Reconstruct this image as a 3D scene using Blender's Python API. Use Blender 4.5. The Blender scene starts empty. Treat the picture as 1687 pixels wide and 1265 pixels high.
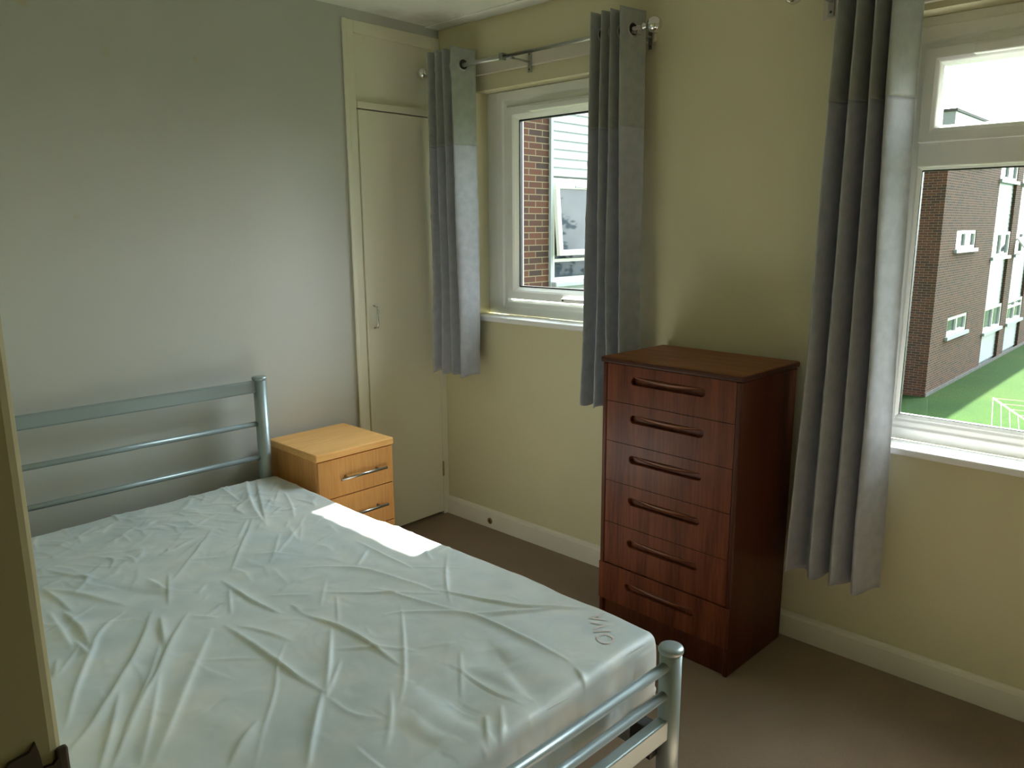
import bpy, bmesh, math, random
import numpy as np
from mathutils import Vector, Matrix, noise

scene = bpy.context.scene
COL = scene.collection
PI = math.pi

# ------------------------------------------------------------------ camera
F_PX, YAW, PITCH, ROLL = 1265.63, 0.754966, 0.201429, -0.00543
cd = bpy.data.cameras.new('camera')
cam = bpy.data.objects.new('camera', cd)
COL.objects.link(cam)
cd.sensor_width = 36.0
cd.lens = F_PX / 1687.0 * 36.0
cd.clip_start = 0.02
cd.clip_end = 300
fw = Vector((math.cos(YAW) * math.cos(PITCH), math.sin(YAW) * math.cos(PITCH), -math.sin(PITCH)))
r0 = Vector((math.sin(YAW), -math.cos(YAW), 0))
u0 = r0.cross(fw)
rr = r0 * math.cos(ROLL) + u0 * math.sin(ROLL)
uu = -r0 * math.sin(ROLL) + u0 * math.cos(ROLL)
mw = Matrix((rr, uu, -fw)).transposed().to_4x4()
mw.translation = Vector((-2.59627, -2.908467, 1.485153))
cam.matrix_world = mw
scene.camera = cam

# ------------------------------------------------------------------ sky, sun, exposure
SKY_SUNSIDE = 15.0      # radiance of the hazy sky round the sun
SKY_FAR = 0.7          # radiance of the rest of the sky
SUN = 24.0
scene.view_settings.view_transform = 'Standard'
scene.view_settings.look = 'None'
scene.view_settings.gamma = 1.0
scene.view_settings.use_curve_mapping = False
scene.view_settings.exposure = 0.68
scene.cycles.max_bounces = 14
scene.cycles.diffuse_bounces = 9
scene.cycles.glossy_bounces = 4
scene.cycles.transmission_bounces = 8
scene.cycles.transparent_max_bounces = 12
scene.cycles.sample_clamp_indirect = 6.0
scene.cycles.caustics_reflective = False
scene.cycles.caustics_refractive = False

SUN_TO = Vector((1.0, 0.15, 1.10)).normalized()
world = bpy.data.worlds.new('sky')
scene.world = world
world.use_nodes = True
nt = world.node_tree
for n in list(nt.nodes):
    nt.nodes.remove(n)
wo = nt.nodes.new('ShaderNodeOutputWorld')
bg = nt.nodes.new('ShaderNodeBackground')
tc = nt.nodes.new('ShaderNodeTexCoord')
dot = nt.nodes.new('ShaderNodeVectorMath'); dot.operation = 'DOT_PRODUCT'
dot.inputs[1].default_value = Vector((1.0, 0.22, 0.52)).normalized()
mr = nt.nodes.new('ShaderNodeMapRange'); mr.interpolation_type = 'SMOOTHSTEP'
mr.inputs['From Min'].default_value = 0.40; mr.inputs['From Max'].default_value = 1.0
mr.inputs['To Min'].default_value = SKY_FAR; mr.inputs['To Max'].default_value = SKY_SUNSIDE
nz = nt.nodes.new('ShaderNodeTexNoise'); nz.inputs['Scale'].default_value = 3.0; nz.inputs['Detail'].default_value = 4
cr = nt.nodes.new('ShaderNodeValToRGB')
cr.color_ramp.elements[0].position = 0.38; cr.color_ramp.elements[0].color = (0.70, 0.87, 0.96, 1)
cr.color_ramp.elements[1].position = 0.62; cr.color_ramp.elements[1].color = (0.94, 1.0, 0.94, 1)
lk = nt.links.new
lk(tc.outputs['Generated'], dot.inputs[0]); lk(dot.outputs['Value'], mr.inputs['Value'])
lk(tc.outputs['Generated'], nz.inputs['Vector']); lk(nz.outputs['Fac'], cr.inputs['Fac'])
lk(cr.outputs['Color'], bg.inputs['Color']); lk(mr.outputs['Result'], bg.inputs['Strength'])
lk(bg.outputs['Background'], wo.inputs['Surface'])

sl = bpy.data.lights.new('sun', 'SUN'); sl.energy = SUN; sl.angle = math.radians(0.8); sl.color = (1.0, 0.96, 0.88)
so = bpy.data.objects.new('sun', sl); COL.objects.link(so)
so.rotation_euler = SUN_TO.to_track_quat('Z', 'Y').to_euler(); so.location = (6, 1, 7)

# light portals in the two window openings: they only guide sampling of the sky
for nm, yc, zc, wy, hz in (('window_portal', -0.70, 1.58, 0.96, 1.06), ('window_portal', -2.44, 1.44, .84, 1.36)):
    al = bpy.data.lights.new(nm, 'AREA'); al.shape = 'RECTANGLE'; al.size = hz; al.size_y = wy
    al.cycles.is_portal = True
    ao = bpy.data.objects.new(nm, al); COL.objects.link(ao)
    ao.location = (0.20, yc, zc); ao.rotation_euler = (0, PI / 2, 0)

# ------------------------------------------------------------------ material helpers
def srgb(r, g, b):
    f = lambda c: (c / 255 / 12.92) if c / 255 <= 0.04045 else ((c / 255 + 0.055) / 1.055) ** 2.4
    return (f(r), f(g), f(b), 1)

class Mat:
    def __init__(s, name, col=(.5, .5, .5, 1), rough=.6, metal=0, spec=.5):
        s.m = bpy.data.materials.new(name); s.m.use_nodes = True
        s.t = s.m.node_tree; s.b = s.t.nodes['Principled BSDF']
        s.b.inputs['Base Color'].default_value = col if len(col) == 4 else (*col, 1)
        s.b.inputs['Roughness'].default_value = rough
        s.b.inputs['Metallic'].default_value = metal
        s.b.inputs['Specular IOR Level'].default_value = spec
    def n(s, typ, **kw):
        nd = s.t.nodes.new(typ)
        for k, v in kw.items():
            if hasattr(nd, k) and not k[0].isupper(): setattr(nd, k, v)
            else: nd.inputs[k.replace('_', ' ')].default_value = v
        return nd
    def l(s, a, b): s.t.links.new(a, b)
    def coord(s, scale=(1, 1, 1), kind='Object', rot=(0, 0, 0)):
        c = s.n('ShaderNodeTexCoord'); mp = s.n('ShaderNodeMapping')
        mp.inputs['Scale'].default_value = scale; mp.inputs['Rotation'].default_value = rot
        s.l(c.outputs[kind], mp.inputs['Vector']); return mp.outputs['Vector']
    def noise(s, vec, scale, detail=3, rough=.5):
        nd = s.n('ShaderNodeTexNoise'); nd.inputs['Scale'].default_value = scale
        nd.inputs['Detail'].default_value = detail; nd.inputs['Roughness'].default_value = rough
        if vec is not None: s.l(vec, nd.inputs['Vector'])
        return nd.outputs['Fac']
    def ramp(s, fac, stops):
        nd = s.n('ShaderNodeValToRGB'); e = nd.color_ramp.elements
        while len(e) < len(stops): e.new(.5)
        for el, (p, c) in zip(e, stops): el.position = p; el.color = c if len(c) == 4 else (*c, 1)
        s.l(fac, nd.inputs['Fac']); return nd.outputs['Color']
    def mix(s, fac, a, b, typ='MIX'):
        nd = s.n('ShaderNodeMix', data_type='RGBA', blend_type=typ)
        for sock, v in ((nd.inputs[0], fac), (nd.inputs[6], a), (nd.inputs[7], b)):
            if isinstance(v, (int, float, tuple)): sock.default_value = v
            else: s.l(v, sock)
        return nd.outputs[2]
    def base(s, c): s.l(c, s.b.inputs['Base Color']); return s
    def bump(s, h, strength=.2, dist=.002):
        nd = s.n('ShaderNodeBump'); nd.inputs['Strength'].default_value = strength
        nd.inputs['Distance'].default_value = dist
        s.l(h, nd.inputs['Height']); s.l(nd.outputs['Normal'], s.b.inputs['Normal']); return s

M = {}
def scaled(c, k): return (c[0] * k, c[1] * k, c[2] * k, 1)

def paint(name, col, rough=.75, mott=.04, stains=None, bump=.12):
    m = Mat(name, col, rough, spec=.25)
    v = m.coord()
    c = m.ramp(m.noise(v, 1.7, 4), [(.3, scaled(col, 1 - mott)), (.7, scaled(col, 1 + mott))])
    if stains:
        for (p, r, sc, amt) in stains:
            sub = m.n('ShaderNodeVectorMath', operation='DISTANCE'); m.l(v, sub.inputs[0]); sub.inputs[1].default_value = p
            ad = m.n('ShaderNodeMath', operation='MULTIPLY_ADD'); m.l(m.noise(v, 25, 3), ad.inputs[0]); ad.inputs[1].default_value = r * .9
            m.l(sub.outputs['Value'], ad.inputs[2])
            rg = m.n('ShaderNodeMapRange'); m.l(ad.outputs[0], rg.inputs['Value'])
            rg.inputs['From Min'].default_value = r * 1.5; rg.inputs['From Max'].default_value = r * .35
            rg.inputs['To Max'].default_value = amt
            c = m.mix(rg.outputs['Result'], c, sc)
    m.base(c)
    m.bump(m.noise(v, 180, 3), bump, .001)
    M[name] = m.m; return m.m

WALLC = (0.65, 0.615, 0.42, 1)
paint('wall_cream', WALLC)
paint('wall_pale', (0.555, 0.56, 0.53, 1), stains=[
    ((-1.745, 0, 2.19), .022, (.55, .47, .2, 1), .55), ((-1.51, 0, 2.075), .026, (.58, .52, .3, 1), .4),
    ((-1.20, 0, 2.10), .016, (.55, .47, .2, 1), .5), ((-1.66, 0, 1.53), .014, (.5, .45, .22, 1), .4)])
paint('ceiling_white', (0.87, 0.87, 0.83, 1), stains=[((-.10, -.10, 2.4), .17, (.32, .33, .26, 1), .55), ((-.36, -.06, 2.4), .09, (.4, .41, .33, 1), .4)])
paint('gloss_cream', (0.80, 0.78, 0.64, 1), rough=.4, mott=.03, bump=.05)
paint('skirting_paint', (0.78, 0.76, 0.65, 1), rough=.45, mott=.08, bump=.06)
paint('door_lining_paint', (0.40, 0.37, 0.22, 1), rough=.4, bump=.05)
paint('white_upvc', (0.88, 0.89, 0.87, 1), rough=.3, mott=.01, bump=.01)
paint('sill_white', (0.82, 0.83, 0.84, 1), rough=.35, mott=.02, bump=.01)
paint('batten_paint', (0.60, 0.56, 0.47, 1), rough=.6, mott=.08)

def carpet():
    m = Mat('carpet_brown', rough=1.0, spec=.05)
    v = m.coord()
    a = m.noise(v, 3, 4); b = m.noise(v, 420, 2)
    c = m.mix(.35, m.ramp(a, [(.3, (.25, .180, .125, 1)), (.7, (.33, .24, .165, 1))]),
              m.ramp(b, [(.3, (.18, .125, .085, 1)), (.7, (.44, .33, .23, 1))]))
    m.base(c); m.bump(b, .7, .006)
    m.b.inputs['Sheen Weight'].default_value = .2
    M['carpet'] = m.m
carpet()

def metal(name, col, rough, met=1.0):
    m = Mat(name, col, rough, met)
    v = m.coord()
    h = m.noise(v, 300, 2); m.bump(h, .03, .0005); M[name] = m.m
metal('silver_paint', (.34, .41, .42, 1), .38, .5)
metal('chrome', (.75, .75, .73, 1), .12)
metal('satin_steel', (.42, .42, .41, 1), .3)
metal('brass_old', (.45, .33, .15, 1), .4)
metal('bronze_dark', (.085, .07, .055, 1), .55, .5)
metal('dark_plastic', (.02, .02, .02, 1), .5, 0)

def wood(name, cols, axis='Z', ring=9, rough=.35, scale=1.0, coat=0, blotch=None, bands=.5):
    m = Mat(name, rough=rough, spec=.2)
    st = {'X': (.06, 1, 1), 'Y': (1, .06, 1), 'Z': (1, 1, .06)}[axis]
    v = m.coord(tuple(q * scale for q in st))
    n1 = m.noise(v, 9, 6, .6); n2 = m.noise(v, 120, 3, .6)
    w = m.n('ShaderNodeTexWave', wave_type='BANDS', bands_direction={'X': 'Y', 'Y': 'X', 'Z': 'DIAGONAL'}[axis])
    w.inputs['Scale'].default_value = ring; w.inputs['Distortion'].default_value = 7; w.inputs['Detail'].default_value = 3
    w.inputs['Detail Scale'].default_value = 1.4
    m.l(v, w.inputs['Vector'])
    c1 = m.ramp(n1, [(.3, cols[0]), (.7, cols[1])])
    c2 = m.ramp(w.outputs['Color'], [(.1, cols[0]), (.8, cols[1])])
    c = m.mix(bands, c1, c2)
    c = m.mix(.35, c, m.ramp(n2, [(.35, cols[2]), (.6, cols[1])]))
    if blotch:
        c = m.mix(m.ramp(m.noise(m.coord(), 5, 4), [(.55, (0, 0, 0, 1)), (.8, (.6, .6, .6, 1))]), c, blotch)
    m.base(c); m.bump(n2, .12, .0006)
    m.b.inputs['Coat Weight'].default_value = coat; m.b.inputs['Coat Roughness'].default_value = .25
    M[name] = m.m
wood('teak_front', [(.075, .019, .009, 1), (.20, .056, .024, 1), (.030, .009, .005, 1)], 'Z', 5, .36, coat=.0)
wood('teak_handle_lit', [(.12, .036, .015, 1), (.22, .075, .032, 1), (.07, .020, .009, 1)], 'Y', 3, .3, coat=.4)  # lighter teak: the highlight on the grip lip is put into the colour
wood('teak_side_shaded', [(.055, .015, .007, 1), (.100, .028, .012, 1), (.028, .008, .004, 1)], 'Z', 3, .38, coat=.0)  # darker teak: the shade on the chest sides is put into the colour
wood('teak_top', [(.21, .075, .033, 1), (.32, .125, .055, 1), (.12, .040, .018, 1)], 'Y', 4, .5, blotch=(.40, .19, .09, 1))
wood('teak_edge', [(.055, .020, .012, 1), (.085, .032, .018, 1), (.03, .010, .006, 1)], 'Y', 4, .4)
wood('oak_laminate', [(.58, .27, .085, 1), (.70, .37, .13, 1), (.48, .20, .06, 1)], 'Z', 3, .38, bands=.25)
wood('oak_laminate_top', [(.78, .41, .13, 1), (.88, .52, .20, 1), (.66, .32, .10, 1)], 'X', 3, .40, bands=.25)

def fabric(name, col, sheen=.3, rough=.8, trans=.0):
    m = Mat(name, col, rough, spec=.3)
    v = m.coord()
    n = m.noise(v, 30, 4)
    m.base(m.ramp(n, [(.3, scaled(col, .9)), (.7, scaled(col, 1.1))]))
    m.b.inputs['Sheen Weight'].default_value = sheen; m.b.inputs['Sheen Roughness'].default_value = .4
    wv = m.noise(m.coord((900, 900, 260)), 1, 1)
    m.bump(wv, .25, .0008)
    if trans:
        tr = m.n('ShaderNodeBsdfTranslucent'); tr.inputs['Color'].default_value = scaled(col, 1.2)
        mx = m.n('ShaderNodeMixShader'); mx.inputs['Fac'].default_value = trans
        out = m.t.nodes['Material Output']
        m.l(m.b.outputs['BSDF'], mx.inputs[1]); m.l(tr.outputs[0], mx.inputs[2]); m.l(mx.outputs[0], out.inputs['Surface'])
    M[name] = m.m
fabric('curtain_grey', (.40, .42, .47, 1), .3, .55, .06)
fabric('curtain_header', (.35, .37, .355, 1), .25, .5, .05)

def plastic_cover():
    m = Mat('mattress_film', rough=.46, spec=.5)
    v = m.coord()
    # faded damask under a pale blue grey film
    vv = m.coord(rot=(0, 0, PI / 4 + .1))
    ck = m.n('ShaderNodeTexChecker'); ck.inputs['Scale'].default_value = 7.5; m.l(vv, ck.inputs['Vector'])
    ck.inputs['Color1'].default_value = (1, 1, 1, 1); ck.inputs['Color2'].default_value = (0, 0, 0, 1)
    ns = m.noise(v, 9, 3); ns2 = m.noise(v, 3.1, 4)
    c = m.ramp(ns, [(.32, (.52, .60, .62, 1)), (.5, (.62, .68, .68, 1)), (.68, (.71, .73, .68, 1))])
    c = m.mix(.28, c, m.ramp(ns2, [(.35, (.50, .59, .65, 1)), (.65, (.74, .76, .70, 1))]))
    vo = m.n('ShaderNodeTexVoronoi', distance='CHEBYCHEV'); vo.inputs['Scale'].default_value = 8.0; vo.inputs['Randomness'].default_value = .25
    m.l(vv, vo.inputs['Vector'])
    dm = m.ramp(vo.outputs['Distance'], [(.22, (.84, .83, .77, 1)), (.34, (.58, .66, .68, 1))])
    c = m.mix(.22, c, dm)
    m.base(c)
    rg = m.n('ShaderNodeTexNoise', noise_type='RIDGED_MULTIFRACTAL'); rg.inputs['Scale'].default_value = 9; rg.inputs['Detail'].default_value = 4; rg.inputs['Distortion'].default_value = 1.6
    m.l(v, rg.inputs['Vector']); m.bump(rg.outputs['Fac'], .34, .005)
    m.b.inputs['Coat Weight'].default_value = .12; m.b.inputs['Coat Roughness'].default_value = .3
    M['film'] = m.m
plastic_cover()
M['print_red'] = Mat('print_red', (.66, .60, .58, 1), .45).m

def glass(name, tint=(.965, .965, .965, 1)):
    m = bpy.data.materials.new(name); m.use_nodes = True; t = m.node_tree
    for n in list(t.nodes): t.nodes.remove(n)
    o = t.nodes.new('ShaderNodeOutputMaterial'); mx = t.nodes.new('ShaderNodeMixShader')
    tr = t.nodes.new('ShaderNodeBsdfTransparent'); tr.inputs['Color'].default_value = tint
    gl = t.nodes.new('ShaderNodeBsdfGlossy'); gl.inputs['Roughness'].default_value = .01
    fr = t.nodes.new('ShaderNodeFresnel'); fr.inputs['IOR'].default_value = 1.35
    ge = t.nodes.new('ShaderNodeNewGeometry'); sb = t.nodes.new('ShaderNodeMath'); sb.operation = 'SUBTRACT'; sb.inputs[0].default_value = 1.0
    ml = t.nodes.new('ShaderNodeMath'); ml.operation = 'MULTIPLY'
    t.links.new(ge.outputs['Backfacing'], sb.inputs[1]); t.links.new(sb.outputs[0], ml.inputs[0]); t.links.new(fr.outputs[0], ml.inputs[1])
    t.links.new(ml.outputs[0], mx.inputs[0]); t.links.new(tr.outputs[0], mx.inputs[1]); t.links.new(gl.outputs[0], mx.inputs[2])
    t.links.new(mx.outputs[0], o.inputs[0]); M[name] = m
glass('clear_glass')
m = Mat('dark_window_glass', (.05, .065, .085, 1), .03, 0, 1.0); m.b.inputs['IOR'].default_value = 1.3
m.base(m.ramp(m.noise(m.coord(), 1.2, 2), [(.4, (.04, .055, .075, 1)), (.6, (.09, .11, .14, 1))])); M['far_glass'] = m.m

def brick(name, axis='XZ', dark=1.0):
    m = Mat(name, rough=.9, spec=.15)
    c = m.n('ShaderNodeTexCoord'); sx = m.n('ShaderNodeSeparateXYZ'); cx = m.n('ShaderNodeCombineXYZ')
    m.l(c.outputs['Object'], sx.inputs[0]); sn = m.n('ShaderNodeSeparateXYZ'); m.l(c.outputs['Normal'], sn.inputs[0])
    ab = m.n('ShaderNodeMath', operation='ABSOLUTE'); m.l(sn.outputs['X'], ab.inputs[0])
    gt = m.n('ShaderNodeMath', operation='GREATER_THAN'); m.l(ab.outputs[0], gt.inputs[0]); gt.inputs[1].default_value = .5
    mu = m.n('ShaderNodeMix', data_type='FLOAT'); m.l(gt.outputs[0], mu.inputs[0]); m.l(sx.outputs['X'], mu.inputs[2]); m.l(sx.outputs['Y'], mu.inputs[3])
    m.l(mu.outputs[0], cx.inputs[0]); m.l(sx.outputs['Z'], cx.inputs[1])
    b = m.n('ShaderNodeTexBrick', offset=.5)
    b.inputs['Scale'].default_value = 1.0; b.inputs['Mortar Size'].default_value = .0055
    b.inputs['Mortar Smooth'].default_value = .2; b.inputs['Bias'].default_value = -.1
    b.inputs['Brick Width'].default_value = .225; b.inputs['Row Height'].default_value = .069
    b.inputs['Color1'].default_value = (.135, .056, .038, 1); b.inputs['Color2'].default_value = (.048, .036, .036, 1)
    b.inputs['Mortar'].default_value = (.26, .21, .14, 1)
    m.l(cx.outputs[0], b.inputs['Vector'])
    cc = m.mix(.22, b.outputs['Color'], m.ramp(m.noise(m.coord(), .9, 4), [(.3, (.060, .040, .031, 1)), (.7, (.082, .055, .041, 1))]))
    cc = m.mix(b.outputs['Fac'], cc, (.25, .20, .135, 1))
    m.base(cc); M[name] = m.m
brick('brick_front'); brick('brick_end', 'YZ')
m = Mat('cladding_white', (.82, .85, .88, 1), .5); m.base(m.ramp(m.noise(m.coord(), 3, 2), [(.3, (.37, .42, .46, 1)), (.7, (.42, .47, .51, 1))])); M['cladding'] = m.m
m = Mat('concrete_grey', (.3, .3, .29, 1), .9); m.base(m.ramp(m.noise(m.coord(), 6, 4), [(.3, (.09, .09, .085, 1)), (.7, (.13, .13, .12, 1))])); M['concrete'] = m.m
m = Mat('grass_lawn', rough=1, spec=.1)
v = m.coord()
gc = m.ramp(m.noise(v, .35, 5, .6), [(.3, (.012, .046, .010, 1)), (.52, (.024, .068, .012, 1)), (.75, (.050, .078, .018, 1))])
m.base(m.mix(.3, gc, m.ramp(m.noise(v, 14, 3), [(.3, (.010, .036, .006, 1)), (.7, (.050, .080, .018, 1))]))); m.bump(m.noise(v, 40, 3), .5, .03); M['grass'] = m.m
m = Mat('airer_line', (.75, .78, .45, 1), .5); m.base(m.ramp(m.noise(m.coord(), 8, 2), [(.3, (.7, .74, .42, 1)), (.7, (.8, .82, .5, 1))])); M['airer'] = m.m
m = Mat('tree_leaf', (.02, .05, .02, 1), .8); m.base(m.ramp(m.noise(m.coord(), 3, 3), [(.3, (.012, .03, .012, 1)), (.7, (.035, .07, .025, 1))])); M['leaf'] = m.m
m = Mat('tree_bark', (.05, .035, .025, 1), .9); m.base(m.ramp(m.noise(m.coord((6, 6, 1)), 3, 3), [(.3, (.035, .025, .018, 1)), (.7, (.07, .05, .035, 1))])); M['bark'] = m.m
paint('hall_paint', (0.70, 0.62, 0.44, 1))

# ------------------------------------------------------------------ mesh helpers
def link(name, bm, mat=None, parent=None, smooth=False, bevel=0, seg=2, solid=0):
    me = bpy.data.meshes.new(name)
    bmesh.ops.recalc_face_normals(bm, faces=bm.faces)
    bm.to_mesh(me); bm.free()
    if mat:
        for q in (mat if isinstance(mat, list) else [mat]): me.materials.append(M[q])
    if smooth:
        for p in me.polygons: p.use_smooth = True
    o = bpy.data.objects.new(name, me); COL.objects.link(o)
    if parent: o.parent = parent
    if solid:
        sm = o.modifiers.new('thickness', 'SOLIDIFY'); sm.thickness = solid; sm.offset = 0
    if bevel:
        b = o.modifiers.new('bevel', 'BEVEL'); b.width = bevel; b.segments = seg; b.limit_method = 'ANGLE'
        b.angle_limit = math.radians(40)
    return o

def thing(name, label, cat, loc=(0, 0, 0), rz=0, group=None):
    o = bpy.data.objects.new(name, None); COL.objects.link(o)
    o.location = loc; o.rotation_euler = (0, 0, rz); o.empty_display_size = .05
    o['label'] = label; o['category'] = cat
    if group: o['group'] = group
    return o
def tag(o, label, cat, group=None):
    o['label'] = label; o['category'] = cat
    if group: o['group'] = group
    return o
def struct(o): o['kind'] = 'structure'; return o

def box(bm, x0, x1, y0, y1, z0, z1, mi=0):
    vs = [bm.verts.new((x, y, z)) for x in (x0, x1) for y in (y0, y1) for z in (z0, z1)]
    for f in ((0, 1, 3, 2), (4, 6, 7, 5), (0, 4, 5, 1), (2, 3, 7, 6), (0, 2, 6, 4), (1, 5, 7, 3)):
        fc = bm.faces.new([vs[i] for i in f]); fc.material_index = mi
    return vs
def B(*bxs):
    bm = bmesh.new()
    for b in bxs: box(bm, *b)
    return bm

def tube(bm, pts, r, n=14, cap=True, ell=1.0, closed=False):
    pts = [Vector(p) for p in pts]; rings = []
    prev = None
    for i, p in enumerate(pts):
        if closed: t = (pts[(i + 1) % len(pts)] - pts[i - 1]).normalized()
        else: t = (pts[min(i + 1, len(pts) - 1)] - pts[max(i - 1, 0)]).normalized()
        up = Vector((0, 0, 1)) if abs(t.z) < .95 else Vector((0, 1, 0))
        a = up.cross(t).normalized() if prev is None else (prev - t * prev.dot(t)).normalized()
        b = t.cross(a).normalized(); prev = a
        rad = r[i] if isinstance(r, (list, tuple)) else r
        rings.append([bm.verts.new(p + a * rad * math.cos(2 * PI * k / n) + b * rad * ell * math.sin(2 * PI * k / n)) for k in range(n)])
    m = len(rings)
    for i in range(m if closed else m - 1):
        for k in range(n):
            f = bm.faces.new((rings[i][k], rings[i][(k + 1) % n], rings[(i + 1) % m][(k + 1) % n], rings[(i + 1) % m][k])); f.smooth = True
    if cap and not closed:
        bm.faces.new(rings[0]); bm.faces.new(rings[-1][::-1])
def T(pts, r, **k):
    bm = bmesh.new(); tube(bm, pts, r, **k); return bm

def lathe(bm, prof, c=(0, 0, 0), axis='Z', n=24):
    rings = []
    for (r, h) in prof:
        ring = []
        for k in range(n):
            a = 2 * PI * k / n; q = (max(r, 1e-5) * math.cos(a), max(r, 1e-5) * math.sin(a), h)
            q = {'Z': q, 'Y': (q[0], q[2], q[1]), 'X': (q[2], q[0], q[1])}[axis]
            ring.append(bm.verts.new(Vector(q) + Vector(c)))
        rings.append(ring)
    for i in range(len(rings) - 1):
        for k in range(n):
            f = bm.faces.new((rings[i][k], rings[i][(k + 1) % n], rings[i + 1][(k + 1) % n], rings[i + 1][k])); f.smooth = True
    bm.faces.new(rings[0]); bm.faces.new(rings[-1][::-1])
def LA(prof, **k):
    bm = bmesh.new(); lathe(bm, prof, **k); return bm

def frame_ring(bm, y0, y1, z0, z1, prof):
    """mitred rectangular frame in the YZ plane; prof = closed list of (inset, x)"""
    rings = []
    for (i, x) in prof:
        rings.append([bm.verts.new((x, a, b)) for a, b in ((y0 + i, z0 + i), (y1 - i, z0 + i), (y1 - i, z1 - i), (y0 + i, z1 - i))])
    m = len(rings)
    for i in range(m):
        for k in range(4):
            bm.faces.new((rings[i][k], rings[i][(k + 1) % 4], rings[(i + 1) % m][(k + 1) % 4], rings[(i + 1) % m][k]))
def FR(*a):
    bm = bmesh.new(); frame_ring(bm, *a); return bm

def wall_cells(bm, axis, p0, p1, us, zs, holes):
    """wall slab between p0 and p1 along axis with rectangular holes"""
    for i in range(len(us) - 1):
        for j in range(len(zs) - 1):
            uc = (us[i] + us[i + 1]) / 2; zc = (zs[j] + zs[j + 1]) / 2
            if any(a < uc < b and c < zc < d for a, b, c, d in holes): continue
            if axis == 'X': box(bm, p0, p1, us[i], us[i + 1], zs[j], zs[j + 1])
            else: box(bm, us[i], us[i + 1], p0, p1, zs[j], zs[j + 1])
    bmesh.ops.remove_doubles(bm, verts=bm.verts, dist=1e-5)
    # drop the inner faces shared by two cells
    seen = {}
    for f in bm.faces:
        key = tuple(round(q, 4) for q in f.calc_center_median()); seen.setdefault(key, []).append(f)
    dead = [f for fs in seen.values() if len(fs) > 1 for f in fs]
    bmesh.ops.delete(bm, geom=dead, context='FACES')
# ------------------------------------------------------------------ room shell
H = 2.4
YB = -3.45           # wall behind and to the right of the camera
XL = -2.46          # room face of the left wall
W1 = (-1.155, -0.237, 1.05, 2.092)
W2 = (-2.85, -2.03, 0.765, 2.10)
struct(link('floor', B((-3.9, .22, YB - .12, .12, -.12, 0)), 'carpet'))
struct(link('ceiling', B((-3.9, .22, YB - .12, .12, H, H + .12)), 'ceiling_white'))
bm = bmesh.new()
wall_cells(bm, 'X', 0.0, 0.22, [YB - .12, W2[0], W2[1], W1[0], W1[1], .12], [0, W2[2], W1[2], W1[3], W2[3], H], [W1, W2])
struct(link('wall_right', bm, 'wall_cream'))
bm = bmesh.new()
wall_cells(bm, 'Y', 0.0, 0.12, [XL, -.545, 0.0], [0, 2.357, H], [(-.545, 0, 0, 2.357)])
struct(link('wall_back', bm, 'wall_pale'))
struct(link('wall_left', B((XL - .12, XL, -2.273, .12, 0, H), (XL - .12, XL, YB, -3.13, 0, H), (XL - .12, XL, -3.13, -2.273, 2.08, H)), 'wall_cream'))
struct(link('wall_front', B((-3.9, 0, YB - .12, YB, 0, H)), 'wall_cream'))
struct(link('wall_hall_side', B((-3.9, -3.8, YB, .0, 0, H)), 'hall_paint'))
struct(link('wall_hall_end', B((-3.8, XL - .12, -1.4, -1.3, 0, H)), 'hall_paint'))

def skirting(name, pts_box, axis):
    bm = bmesh.new()
    x0, x1, y0, y1 = pts_box
    prof = [(0, 0), (.016, 0), (.016, .078), (.013, .088), (.006, .094), (0, .095)]
    a = []
    for (d, z) in prof:
        if axis == 'Y+':   a.append([bm.verts.new((x1 - d, y0, z)), bm.verts.new((x1 - d, y1, z))])
        elif axis == 'X':  a.append([bm.verts.new((x0, y1 - d, z)), bm.verts.new((x1, y1 - d, z))])
        elif axis == 'Y-': a.append([bm.verts.new((x0 + d, y0, z)), bm.verts.new((x0 + d, y1, z))])
    for i in range(len(prof)):
        j = (i + 1) % len(prof)
        bm.faces.new((a[i][0], a[i][1], a[j][1], a[j][0]))
    bm.faces.new([q[0] for q in a]); bm.faces.new([q[1] for q in a][::-1])
    return struct(link(name, bm, 'skirting_paint'))
skirting('baseboard_right', (0, 0, YB, -.001), 'Y+')
skirting('baseboard_back', (XL, -.555, 0, 0), 'X')
skirting('baseboard_left', (XL, XL, -2.26, -.02), 'Y-')
# smooth margin strips round the papered ceiling
struct(link('trim_1', B((-.085, 0, YB, 0, H - .007, H)), 'ceiling_white', bevel=.003))

# door lining at the left edge of the view
d1 = struct(link('door_1', B((XL - .15, XL + .007, -2.30, -2.268, 0, 2.05), (XL - .15, XL + .007, -3.135, -3.10, 0, 2.05), (XL - .15, XL + .007, -3.10, -2.30, 2.05, 2.085)), 'door_lining_paint', bevel=.009, seg=3))
bm = bmesh.new()
poly = [(-2.493, 1.113), (-2.4895, 1.118), (-2.476, 1.120), (-2.4715, 1.126), (-2.470, 1.118), (-2.4685, 1.103), (-2.462, 1.102), (-2.4575, 1.106), (-2.4575, 1.035), (-2.466, 1.02), (-2.493, 1.02)]
f0 = [bm.verts.new((x, -2.3035, z - .014)) for x, z in poly]; f1 = [bm.verts.new((x, -2.2995, z - .014)) for x, z in poly]
bm.faces.new(f0); bm.faces.new(f1[::-1])
for i in range(len(poly)): bm.faces.new((f0[i], f0[(i + 1) % len(poly)], f1[(i + 1) % len(poly)], f1[i]))
o = link('strike_plate', bm, 'bronze_dark', d1); o['label'] = 'dark metal strike plate on the door lining'
link('strike_lip', B((-2.459, -2.4505, -2.3032, -2.2965, 1.061, 1.098)), 'bronze_dark', d1, bevel=.002)

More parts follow.
